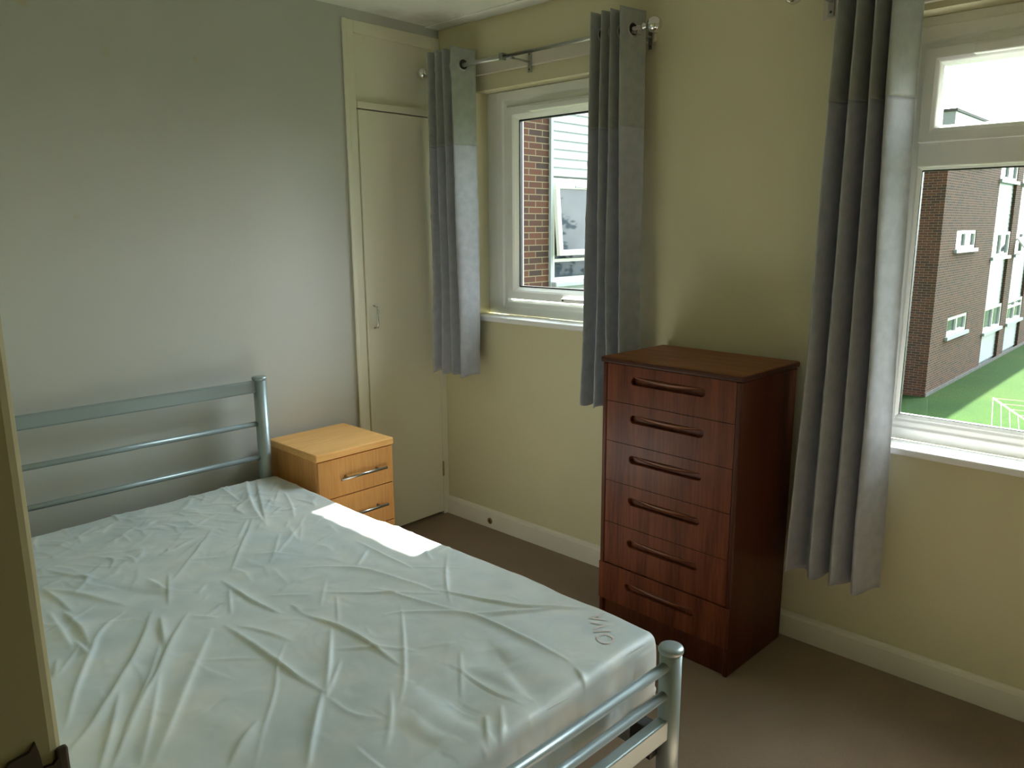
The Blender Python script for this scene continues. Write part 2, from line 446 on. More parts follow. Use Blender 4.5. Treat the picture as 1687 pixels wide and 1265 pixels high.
# ------------------------------------------------------------------ windows
def window(name, rect, zones, bead=True):
    """rect = opening; zones = list of (kind, y0, y1, z0, z1) with kind open (sash) or fixed"""
    y0, y1, z0, z1 = rect
    root = struct(thing_plain(name))
    ey, ez = (.062, .0) if name == 'window_1' else (.034, .028)
    f = FR(y0 + .002, y1 - ey, z0 + .024, z1 - .002 - ez, [(0, .078), (.038, .078), (.044, .086), (.060, .088), (.070, .100), (.070, .14), (0, .14)])
    link('window_frame', f, 'white_upvc', root, bevel=.003)
    ex = bmesh.new(); box(ex, .084, .14, y1 - ey, y1 - .001, z0 + .024, z1 - .001)
    if ez: box(ex, .084, .14, y0, y1 - ey, z1 - ez - .002, z1 - .001)
    link('frame_extension', ex, 'white_upvc', root, bevel=.002)
    return root
def thing_plain(name):
    o = bpy.data.objects.new(name, None); COL.objects.link(o); o.empty_display_size = .05; return o

w1 = window('window_1', W1, None)
sash = link('window_sash', FR(-1.078, -.374, 1.152, 2.018, [(0, .070), (.034, .070), (.042, .076), (.056, .092), (.056, .125), (0, .125)]), 'white_upvc', w1, bevel=.003)
link('glazing_gasket', FR(-1.024, -.428, 1.206, 1.964, [(0, .094), (.008, .094), (.008, .112), (0, .112)]), 'dark_plastic', sash)
link('window_pane', B((.101, .105, -1.020, -.432, 1.210, 1.960)), 'clear_glass', sash)
# trickle vent on the sash head
link('trickle_vent', B((.045, .071, -1.07, -.530, 1.985, 2.008), (.050, .071, -1.065, -.535, 2.008, 2.016)), 'white_upvc', sash, bevel=.004)
hb = bmesh.new(); box(hb, .052, .070, -.775, -.725, 1.152, 1.180); box(hb, .036, .053, -.86, -.728, 1.158, 1.174)
hd = link('window_handle', hb, 'white_upvc', sash, bevel=.005, seg=3)
link('keyhole', LA([(.005, 0), (.005, .003)], c=(.0345, -.742, 1.166), axis='X', n=12), 'dark_plastic', hd)
link('window_sill', B((-.035, .079, -1.165, -.215, 1.048, 1.073)), 'sill_white', w1, bevel=.007, seg=3)

w2 = window('window_2', W2, None)
link('window_transom', B((.076, .14, -2.79, -2.130, 1.660, 1.737)), 'white_upvc', w2, bevel=.004)
sash2 = link('window_sash', FR(-2.785, -2.128, 1.732, 2.006, [(0, .068), (.030, .068), (.042, .073), (.050, .090), (.050, .125), (0, .125)]), 'white_upvc', w2, bevel=.003)
link('window_pane', B((.101, .105, -2.735, -2.176, 1.779, 1.957)), 'clear_glass', sash2)
link('trickle_vent', B((.043, .069, -2.65, -2.262, 1.970, 1.998)), 'white_upvc', sash2, bevel=.004)
gb = link('glazing_bead', FR(-2.785, -2.130, .858, 1.664, [(0, .088), (.012, .094), (.012, .12), (0, .12)]), 'white_upvc', w2, bevel=.002)
link('glazing_gasket', FR(-2.775, -2.138, .866, 1.654, [(0, .096), (.006, .096), (.006, .112), (0, .112)]), 'dark_plastic', gb)
link('window_pane', B((.101, .105, -2.771, -2.142, .870, 1.650)), 'clear_glass', gb)
link('window_sill', B((-.038, .079, -2.87, -1.985, .765, .790)), 'sill_white', w2, bevel=.007, seg=3)

# curtain batten above window one
bt = link('trim_2', B((-.020, 0, -1.215, -.03, 2.157, 2.217)), 'batten_paint', bevel=.003); struct(bt)

# brass socket in the skirting
sk = thing('aerial_socket', 'small round brass aerial outlet set low in the baseboard left of the tall chest', 'socket', (-.016, -.324, .038))
link('face_plate', LA([(.016, 0), (.016, -.002), (.013, -.004), (.007, -.0045), (.006, -.002), (.0, -.002)], axis='X', n=20), 'brass_old', sk)
link('centre_pin', LA([(.0035, 0), (.003, -.008), (.001, -.009)], axis='X', n=12), 'bronze_dark', sk)

# ------------------------------------------------------------------ built in cupboard
cp = thing('built_in_cupboard', 'tall narrow cream painted built-in cupboard filling the corner beside the window', 'cupboard', (-.2725, 0, 0))
ox = .2725
link('cupboard_frame', B((-.545 + ox, -.489 + ox, -.006, .05, 0, 2.357), (-.041 + ox, -.001 + ox, -.006, .05, 0, 2.357),
     (-.489 + ox, -.041 + ox, -.006, .05, 2.305, 2.357), (-.489 + ox, -.041 + ox, -.012, .05, 1.998, 2.028)), 'gloss_cream', cp, bevel=.003)
link('frame_moulding', B((-.553 + ox, -.529 + ox, -.015, -.006, 0, 2.357)), 'gloss_cream', cp, bevel=.004, seg=3)
link('upper_panel', B((-.489 + ox, -.041 + ox, .008, .03, 2.028, 2.305)), 'gloss_cream', cp)
dr = link('door', B((-.484 + ox, -.045 + ox, -.010, .012, .018, 1.993)), 'gloss_cream', cp, bevel=.0025)
link('handle', T([(-.445 + ox, -.010, 1.132), (-.445 + ox, -.034, 1.128), (-.445 + ox, -.038, 1.118), (-.445 + ox, -.038, 1.043), (-.445 + ox, -.034, 1.033), (-.445 + ox, -.010, 1.029)], .0042, n=12), 'chrome', dr)
for hz_ in (.252, 1.72):
    hb = bmesh.new()
    for q in range(3): tube(hb, [(-.043 + ox, -.012, hz_ - .038 + q * .026), (-.043 + ox, -.012, hz_ - .038 + q * .026 + .024)], .0048, n=10)
    box(hb, -.047 + ox, -.040 + ox, -.011, -.006, hz_ - .040, hz_ + .040)
    link('hinge', hb, 'brass_old', dr)
link('leak_blocker', B((-.545 + ox, ox, .05, .12, 0, 2.357)), 'dark_plastic', cp)  # dark slab added behind the cupboard front to stop light leaking in

# ------------------------------------------------------------------ bed frame
BX, BY, BT = -1.0921, -.1048, -.0395
WB, LB = 1.30, 1.963
bed = thing('bed_frame', 'silver grey tubular metal double bedstead with low foot rails', 'bed', (BX, BY, 0), BT)
def post(x, y, h, r=.026, name='bed_post'):
    bm = bmesh.new(); lathe(bm, [(r, .012), (r, h - .012)], c=(x, y, 0))
    p = link(name, bm, 'silver_paint', bed)
    c = link('post_cap', LA([(r, h - .014), (r + .003, h - .010), (r + .0035, h - .004), (r + .001, h + .001), (r * .6, h + .003), (0, h + .0035)], c=(x, y, 0)), 'silver_paint', p)
    link('foot_cap', LA([(r + .002, 0), (r + .002, .014), (r, .016)], c=(x, y, 0)), 'dark_plastic', p)
    return p
# local x: 0 is the right-hand side, -WB the left; local y: 0 head, -LB foot
for sx in (0, -WB):
    post(sx, 0, .905); post(sx, -LB, .534)
# slim stay bar fixed behind each head post
for sx in (.020, -WB - .020):
    link('stay_bar', T([(sx, .012, .012), (sx, .012, .86)], [.018, .011], n=14), 'silver_paint', bed)
link('head_top_rail', B((-WB + .02, -.02, -.010, .010, .842, .893)), 'silver_paint', bed, bevel=.008, seg=3)
for z in (.715, .575):
    link('head_rail', T([(-WB + .02, 0, z), (-.02, 0, z)], .0105), 'silver_paint', bed)
link('foot_rail', T([(-WB + .02, -LB, .492), (-.02, -LB, .492)], .0125, ell=1.0), 'silver_paint', bed)
link('foot_rail', T([(-WB + .02, -LB, .420), (-.02, -LB, .420)], .0115), 'silver_paint', bed)
link('foot_cross_rail', B((-WB + .02, -.02, -LB - .014, -LB + .014, .308, .360)), 'silver_paint', bed, bevel=.004)
link('head_cross_rail', B((-WB + .02, -.02, -.014, .014, .27, .31)), 'silver_paint', bed, bevel=.004)
for sx in (-.03, -WB + .03):
    link('side_rail', B((sx - .014, sx + .014, -LB + .03, -.03, .262, .302)), 'silver_paint', bed, bevel=.004)
    link('corner_bracket', B((sx - .02, sx + .02, -LB + .014, -LB + .075, .255, .335)), 'dark_plastic', bed, bevel=.003)
link('centre_rail', B((-WB / 2 - .015, -WB / 2 + .015, -LB + .014, -.014, .262, .290)), 'silver_paint', bed, bevel=.003)
for k in range(12):
    y = -.12 - k * (LB - .24) / 11
    link('bed_slat', B((-WB + .045, -.045, y - .03, y + .03, .3025, .314)), 'oak_laminate', bed, bevel=.002)

# ------------------------------------------------------------------ mattress
WR = [
(7,9,[(-1.17,-0.09),(-1.283,-0.314),(-1.356,-0.507),(-1.388,-0.632)]),
(6,7,[(-1.155,-0.141),(-1.283,-0.4),(-1.388,-0.632)]),
(4,7,[(-1.288,-0.061),(-1.32,-0.213),(-1.332,-0.346)]),
(4,4,[(-1.39,-0.545),(-1.521,-0.719),(-1.633,-0.867)]),
(4,4,[(-1.411,-0.547),(-1.508,-0.67)]),
(4,5,[(-1.52,-0.522),(-1.623,-0.649),(-1.782,-0.809)]),
(4,5,[(-1.168,-0.381),(-1.232,-0.538),(-1.284,-0.636)]),
(3,4,[(-1.149,-0.309),(-1.266,-0.473)]),
(3,4,[(-1.25,-0.649),(-1.337,-0.745),(-1.529,-0.908)]),
(4,6,[(-1.701,-0.104),(-1.711,-0.231)]),
(4,8,[(-1.928,-0.254),(-1.89,-0.317)]),
(4,8,[(-2.008,-0.477),(-1.967,-0.591),(-1.929,-0.65)]),
(4,6,[(-1.804,-0.541),(-1.804,-0.608)]),
(4,4,[(-1.769,-0.755),(-1.853,-0.951)]),
(6,14,[(-1.918,-0.727),(-1.876,-0.82),(-1.83,-0.886)]),
(5,10,[(-2.041,-0.625),(-1.996,-0.713),(-1.962,-0.788),(-1.931,-0.866)]),
(5,8,[(-1.823,-0.748),(-1.821,-0.817),(-1.816,-0.854)]),
(5,6,[(-1.685,-0.915),(-1.692,-1.082),(-1.672,-1.205)]),
(3,3,[(-1.692,-0.973),(-1.758,-1.112)]),
(3,5,[(-1.77,-0.951),(-1.727,-0.903)]),
(2,3,[(-1.642,-1.098),(-1.56,-1.18)]),
(3,5,[(-1.627,-1.182),(-1.634,-1.247)]),
(2,3,[(-1.484,-1.134),(-1.578,-1.251)]),
(3,5,[(-1.441,-0.081),(-1.435,-0.19),(-1.417,-0.253)]),
(3,5,[(-1.264,-0.087),(-1.311,-0.223)]),
(5,9,[(-2.051,-0.598),(-2.045,-0.713),(-2.04,-0.809)]),
(3,4,[(-1.394,-0.728),(-1.477,-0.849),(-1.529,-0.908)]),
(2,4,[(-1.295,-0.698),(-1.39,-0.841)]),
(6,9,[(-2.083,-0.764),(-2.094,-0.912),(-2.102,-1.001)]),
(7,9,[(-2.057,-0.792),(-2.054,-0.916),(-2.072,-1.021)]),
(6,6,[(-1.952,-0.906),(-1.998,-0.938),(-2.043,-0.992),(-2.075,-1.053),(-2.134,-1.151),(-2.207,-1.304)]),
(7,9,[(-1.901,-0.962),(-1.971,-1.082),(-2.036,-1.174),(-2.163,-1.335),(-2.241,-1.403)]),
(3,4,[(-2.087,-1.005),(-2.16,-1.103)]),
(7,6,[(-1.897,-1.008),(-1.946,-1.146)]),
(5,5,[(-1.948,-1.131),(-2.02,-1.255),(-2.087,-1.347),(-2.148,-1.426)]),
(8,8,[(-1.849,-1.046),(-1.934,-1.147),(-2.003,-1.252),(-2.092,-1.36),(-2.192,-1.5)]),
(5,10,[(-1.834,-1.156),(-1.919,-1.268),(-2.001,-1.375),(-2.074,-1.474),(-2.139,-1.557)]),
(6,6,[(-2.095,-1.273),(-2.152,-1.389),(-2.208,-1.483)]),
(4,6,[(-2.003,-1.263),(-2.074,-1.397),(-2.155,-1.539)]),
(6,6,[(-1.801,-1.165),(-1.801,-1.407),(-1.794,-1.589)]),
(6,6,[(-1.794,-1.589),(-1.866,-1.673),(-1.946,-1.773)]),
(4,6,[(-1.777,-1.192),(-1.749,-1.274),(-1.73,-1.351)]),
(3,2.5,[(-1.738,-1.348),(-1.802,-1.417),(-1.866,-1.52),(-1.935,-1.598),(-2.009,-1.697)]),
(5,8,[(-1.939,-1.577),(-1.995,-1.615),(-2.043,-1.66)]),
(5,5,[(-1.625,-1.37),(-1.707,-1.486),(-1.797,-1.606)]),
(2,3,[(-1.913,-1.274),(-1.806,-1.384)]),
(5,6,[(-2.084,-0.972),(-2.087,-1.063)]),
(4,5,[(-2.143,-1.024),(-2.173,-1.11)]),
(3,4,[(-1.836,-1.06),(-1.792,-1.108)]),
(6,6,[(-1.633,-1.255),(-1.618,-1.339),(-1.608,-1.403),(-1.612,-1.533),(-1.615,-1.625)]),
(3,3,[(-1.692,-1.509),(-1.76,-1.574),(-1.798,-1.61)]),
(3,4,[(-1.681,-1.464),(-1.61,-1.53),(-1.553,-1.608)]),
(6,5,[(-1.496,-1.417),(-1.453,-1.436),(-1.354,-1.536),(-1.333,-1.615),(-1.333,-1.77),(-1.336,-1.895)]),
(5,5,[(-1.336,-1.578),(-1.289,-1.636),(-1.214,-1.682),(-1.159,-1.727)]),
(3,2.5,[(-1.439,-1.416),(-1.572,-1.594),(-1.655,-1.697),(-1.713,-1.748)]),
(12,24,[(-1.631,-1.713),(-1.622,-1.752),(-1.623,-1.855),(-1.644,-1.935)]),
(13,26,[(-1.757,-1.78),(-1.755,-1.84),(-1.749,-1.908)]),
(8,18,[(-1.702,-1.804),(-1.695,-1.846),(-1.698,-1.893)]),
(9,22,[(-1.533,-1.747),(-1.512,-1.852),(-1.51,-1.903)]),
(9,14,[(-1.45,-1.815),(-1.472,-1.885),(-1.498,-1.934)]),
(6,14,[(-1.418,-1.737),(-1.456,-1.809)]),
(2,3,[(-1.484,-1.689),(-1.595,-1.811)]),
(3,4,[(-1.692,-1.696),(-1.757,-1.78),(-1.809,-1.829)]),
(2,4,[(-1.54,-1.605),(-1.466,-1.651)]),
(3,4,[(-1.796,-1.621),(-1.798,-1.709),(-1.76,-1.76)]),
(4,4,[(-1.608,-1.898),(-1.673,-1.968)]),
(5,5,[(-1.563,-1.901),(-1.628,-1.969),(-1.682,-2.011)]),
(5,6,[(-1.685,-1.97),(-1.692,-2.03)]),
(4,4,[(-1.545,-1.966),(-1.603,-2.027)]),
(4,4,[(-1.348,-1.926),(-1.373,-1.972),(-1.39,-2.004)]),
(4,6,[(-1.48,-1.009),(-1.377,-1.122),(-1.34,-1.288),(-1.313,-1.415)]),
(3,4,[(-1.534,-1.193),(-1.454,-1.29),(-1.314,-1.433)]),
(5,6,[(-1.418,-1.281),(-1.394,-1.401),(-1.351,-1.526)]),
(6,5,[(-1.309,-1.41),(-1.249,-1.585),(-1.224,-1.639),(-1.156,-1.73),(-1.093,-1.789)]),
(5,5,[(-1.259,-0.969),(-1.27,-1.149),(-1.269,-1.25)]),
(2.5,2.5,[(-1.123,-1.239),(-1.255,-1.381),(-1.339,-1.496)]),
(3,4,[(-1.276,-1.049),(-1.372,-1.127)]),
(2.5,2.5,[(-1.517,-1.23),(-1.607,-1.372)]),
(2,3,[(-1.273,-1.235),(-1.118,-1.404)]),
(3,4,[(-1.341,-1.597),(-1.249,-1.663),(-1.198,-1.693)])]

def seg_field(X, Y, pts):
    """distance to a polyline, signed side and position along it"""
    best = np.full(X.shape, 1e9); side = np.zeros(X.shape); tt = np.zeros(X.shape)
    P = np.array(pts); ln = np.hypot(*(P[1:] - P[:-1]).T); tot = ln.sum(); acc = 0
    for i in range(len(P) - 1):
        ax, ay = P[i]; bx, by = P[i + 1]; dx, dy = bx - ax, by - ay; L2 = dx * dx + dy * dy + 1e-12
        t = np.clip(((X - ax) * dx + (Y - ay) * dy) / L2, 0, 1)
        d = np.hypot(X - ax - t * dx, Y - ay - t * dy); s = (X - ax) * dy - (Y - ay) * dx
        k = d < best
        best = np.where(k, d, best); side = np.where(k, s, side); tt = np.where(k, (acc + t * ln[i]) / tot, tt); acc += ln[i]
    return best, side, tt

MX0, MX1, MY0, MY1 = -2.385, -1.068, -1.978, -.138   # mattress footprint
MZ0, MZ1, MR = .315, .506, .028
def smooth_poly(pts):
    P = [np.array(p, float) for p in pts]
    for _ in range(2):
        if len(P) < 3: break
        Q = [P[0]]
        for a, b in zip(P[:-1], P[1:]): Q += [a * .75 + b * .25, a * .25 + b * .75]
        Q.append(P[-1]); P = Q
    return [tuple(p) for p in P]
WRS = [(h * (1.35 if w < 12 else 1.0), w * (.62 if w < 12 else 1), smooth_poly(p)) for h, w, p in WR]
rng = random.Random(4)
for k in range(190):   # small creases of the film, thicker towards the head
    y = MY1 - .05 - abs(rng.gauss(0, .42)); x = rng.uniform(MX0 + .03, MX1 - .05)
    if y < MY0 + .1: continue
    a = rng.gauss(math.radians(rng.choice([20, -60, 70])), .45); l = rng.uniform(.05, .17); b = a + rng.gauss(0, .35)
    WRS.append((rng.uniform(1.5, 4.2), rng.uniform(2.5, 6), [(x, y), (x + math.cos(a) * l / 2, y + math.sin(a) * l / 2), (x + math.cos(a) * l / 2 + math.cos(b) * l / 2, y + math.sin(a) * l / 2 + math.sin(b) * l / 2)]))
def wrinkle_height(X, Y):
    Z = np.zeros(X.shape)
    for i, (h, w, pts) in enumerate(WRS):
        xs = [p[0] for p in pts]; ys = [p[1] for p in pts]; mg = .09
        msk = (X > min(xs) - mg) & (X < max(xs) + mg) & (Y > min(ys) - mg) & (Y < max(ys) + mg)
        if not msk.any(): continue
        d, s, t = seg_field(X[msk], Y[msk], pts)
        tap = np.clip(np.sin(np.clip(t, .02, .98) * PI), 0, 1) ** .6
        ww = w * .001 * (.6 + .8 * tap); sg = 1 if i % 2 else -1
        wl = np.where(s * sg > 0, ww * .9, ww * 2.6)       # steep on one side, slack on the other
        p = np.exp(-(d / wl) ** (1.25 if w < 12 else 2))
        Z[msk] = Z[msk] + h * .001 * tap * p * (1.0 if w < 12 else -.8)
    return Z
def soft_noise(X, Y, f, seed):
    out = np.zeros(X.shape); fl = out.ravel(); xs = X.ravel(); ys = Y.ravel()
    for i in range(len(fl)): fl[i] = noise.noise(Vector((xs[i] * f, ys[i] * f, seed)))
    return fl.reshape(X.shape)
# perimeter profile (rounded edge) wrapped over a grid: param u,v in [-1,1] extended down the sides
NX, NY = 290, 400
side_n = 22
def ext_axis(lo, hi, n):
    """returns list of (coordinate, drop, amount outside) along an axis incl. rolled edge and side wall"""
    mid = [(lo + MR + (hi - lo - 2 * MR) * i / (n - 1), 0.0) for i in range(n)]
    e = []
    for k in range(1, 9):
        a = k / 8 * PI / 2; e.append((MR * math.sin(a), MR * (1 - math.cos(a))))
    hs = MZ1 - MZ0 - 2 * MR
    for k in range(1, side_n): e.append((MR, MR + hs * k / (side_n - 1)))
    for k in range(1, 6):
        a = k / 5 * PI / 2; e.append((MR * math.cos(a), MR + hs + MR * math.sin(a)))
    left = [(lo + MR - o, d) for o, d in e][::-1]; right = [(hi - MR + o, d) for o, d in e]
    return left + mid + right, len(e)
ax, ne = ext_axis(MX0, MX1, NX); ay, _ = ext_axis(MY0, MY1, NY)
xc = np.array([a[0] for a in ax]); xd = np.array([a[1] for a in ax])
yc = np.array([a[0] for a in ay]); yd = np.array([a[1] for a in ay])
verts = []; vid = -np.ones((len(xc), len(yc)), int)
XX, YY = np.meshgrid(xc, yc, indexing='ij')
WH = wrinkle_height(XX, YY)
n1 = soft_noise(XX, YY, 5.0, 1.3); n2 = soft_noise(XX, YY, 16.0, 7.7)
WH += .005 * n1 + .0022 * n2
# softly sagging outline of the right hand long edge
edge_wave = lambda y: .010 * math.sin((y + .35) * 4.6) * 1.0 + (.012 if y > -.9 else .0) * 0
for i in range(len(xc)):
    for j in range(len(yc)):
        if (i < ne or i >= len(xc) - ne) and (j < ne or j >= len(yc) - ne):
            # rounded vertical corner: collapse both axes on a quarter arc
            dx_, dy_ = xd[i], yd[j]
            if abs(dx_ - dy_) > 1e-9 and min(dx_, dy_) >= MR and max(dx_, dy_) > MR: continue
        x, y = xc[i], yc[j]; drop = max(xd[i], yd[j])
        if xd[i] > 0 and yd[j] > 0:
            cxn = (MX0 + MR) if i < ne else (MX1 - MR); cyn = (MY0 + MR) if j < ne else (MY1 - MR)
            vx, vy = x - cxn, y - cyn; rad = max(abs(vx), abs(vy)); L = math.hypot(vx, vy) or 1
            x = cxn + vx / L * rad; y = cyn + vy / L * rad
        t = max(0, min(1, (y - MY0) / .25)); crown = 0
        h = WH[i, j]
        z = MZ1 - drop + (h if drop < MR else 0)
        u = (x - (MX0 + MX1) / 2) / ((MX1 - MX0) / 2)
        z += -.006 * max(0, u) ** 4 if drop < MR else 0
        if u > .8 and drop < MZ1 - MZ0 - MR:
            x += edge_wave(y) * (u - .8) / .2
        if drop >= MR:       # loose film bulging and pleating down the sides
            k = math.sin((drop - MR) / (MZ1 - MZ0 - MR) * PI)
            q = noise.noise(Vector((x * 7, y * 7, z * 2.5))) * .012 + abs(noise.noise(Vector((x * 17, y * 17, z * 4)))) * .008
            ox_, oy_ = (0, 0)
            if xd[i] >= MR: ox_ = -1 if i < ne else 1
            if yd[j] >= MR: oy_ = -1 if j < ne else 1
            x += ox_ * (q * .5 + .003) * k; y += oy_ * (q + .004) * k
        vid[i, j] = len(verts); verts.append((x, y, z))
faces = []
for i in range(len(xc) - 1):
    for j in range(len(yc) - 1):
        q = [vid[i, j], vid[i + 1, j], vid[i + 1, j + 1], vid[i, j + 1]]
        if min(q) >= 0: faces.append([int(a) for a in q])
me = bpy.data.meshes.new('mattress'); me.from_pydata(verts, [], faces)
bm = bmesh.new(); bm.from_mesh(me); bmesh.ops.remove_doubles(bm, verts=bm.verts, dist=1e-5)
# close the underside and the four lower corners
be = [e for e in bm.edges if len(e.link_faces) == 1]
bmesh.ops.holes_fill(bm, edges=be, sides=0)
bmesh.ops.triangulate(bm, faces=[f for f in bm.faces if len(f.verts) > 4])
bpy.data.meshes.remove(me)
mroot = thing('mattress', 'mattress in a creased translucent plastic cover lying on the metal bed', 'mattress', ((MX0 + MX1) / 2, (MY0 + MY1) / 2, MZ0))
off = Vector(mroot.location)
for v_ in bm.verts: v_.co -= off
mm = link('plastic_cover', bm, 'film', mroot, smooth=True)
mm['label'] = 'creased pale plastic film wrapped round the mattress'
# worn seam welt along the foot edge
bm = bmesh.new()
tube(bm, [Vector((x, MY0 + .009 + .003 * math.sin(x * 23), MZ1 - .0155 + .002 * math.sin(x * 41))) - off for x in np.linspace(MX0 + .06, MX1 - .06, 60)], .0026, n=8)
o = link('seam_welt', bm, 'film', mroot)
# faint print seen through the film near the foot corner
fc = bpy.data.curves.new('print', 'FONT'); fc.body = 'OIVA'; fc.size = .066; fc.extrude = 0; fc.resolution_u = 3
fo = bpy.data.objects.new('print', fc); COL.objects.link(fo)
dg = bpy.context.evaluated_depsgraph_get(); tm = bpy.data.meshes.new_from_object(fo.evaluated_get(dg))
bpy.data.objects.remove(fo)
bm = bmesh.new(); bm.from_mesh(tm); bmesh.ops.triangulate(bm, faces=bm.faces)
bmesh.ops.subdivide_edges(bm, edges=[e for e in bm.edges if e.calc_length() > .01], cuts=2)
ca, sa = math.cos(math.radians(48)), math.sin(math.radians(48))
px_ = []
for v_ in bm.verts:
    x, y = v_.co.x, v_.co.y
    px_.append((-1.205 + ca * x - sa * y, -1.940 + sa * x + ca * y))
X_ = np.array([p[0] for p in px_]); Y_ = np.array([p[1] for p in px_])
Zp = wrinkle_height(X_, Y_) + .005 * soft_noise(X_, Y_, 5.0, 1.3) + .0022 * soft_noise(X_, Y_, 16.0, 7.7)
for v_, a, b, c in zip(bm.verts, X_, Y_, Zp):
    u = (a - (MX0 + MX1) / 2) / ((MX1 - MX0) / 2)
    dr_ = 0.0
    for e_, lim in ((a, MX1 - MR), (MY0 + MR - b + MX1 - MR, MX1 - MR)):
        if e_ > lim: dr_ = max(dr_, MR - math.sqrt(max(0, MR ** 2 - min(MR, e_ - lim) ** 2)))
    v_.co = Vector((a, b, MZ1 + c - .006 * max(0, u) ** 4 - dr_ + .0012)) - off
o = link('printed_lettering', bm, 'print_red', mroot); o['label'] = 'faint pinkish lettering showing through the film'
# ------------------------------------------------------------------ bedside cabinet
nsx, nsy = -1.0365, -.400
nw, nd, nh = .368, .362, .6225
ns = thing('bedside_cabinet', 'light oak effect bedside cabinet with bar handles between the bed and the cupboard', 'bedside cabinet', (nsx, nsy, 0), -.0094)
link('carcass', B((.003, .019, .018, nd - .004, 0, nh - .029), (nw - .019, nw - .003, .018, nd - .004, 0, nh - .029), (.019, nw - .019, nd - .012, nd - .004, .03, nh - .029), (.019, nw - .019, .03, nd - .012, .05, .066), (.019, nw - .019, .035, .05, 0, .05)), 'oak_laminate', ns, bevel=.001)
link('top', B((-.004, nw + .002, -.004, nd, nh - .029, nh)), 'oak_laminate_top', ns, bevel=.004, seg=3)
zs = [(.432, .590), (.265, .4285), (.060, .2615)]
for (z0, z1) in zs:
    d = link('drawer', B((.004, nw - .004, 0, .018, z0, z1)), 'oak_laminate', ns, bevel=.0015)
    zc = z1 - .080
    hb = bmesh.new(); tube(hb, [(.09, -.028, zc), (.312, -.028, zc)], .006, n=14)
    for x in (.125, .277): tube(hb, [(x, -.028, zc), (x, .002, zc)], .0045, n=10)
    link('handle', hb, 'satin_steel', d)

# ------------------------------------------------------------------ tall teak chest
CW, CD, CH = .548, .378, 1.032
ch = thing('chest_of_drawers', 'tall dark teak chest of six drawers with carved slot handles standing between the two windows', 'chest of drawers', (-.4164, -1.8347, 0), -.0395)
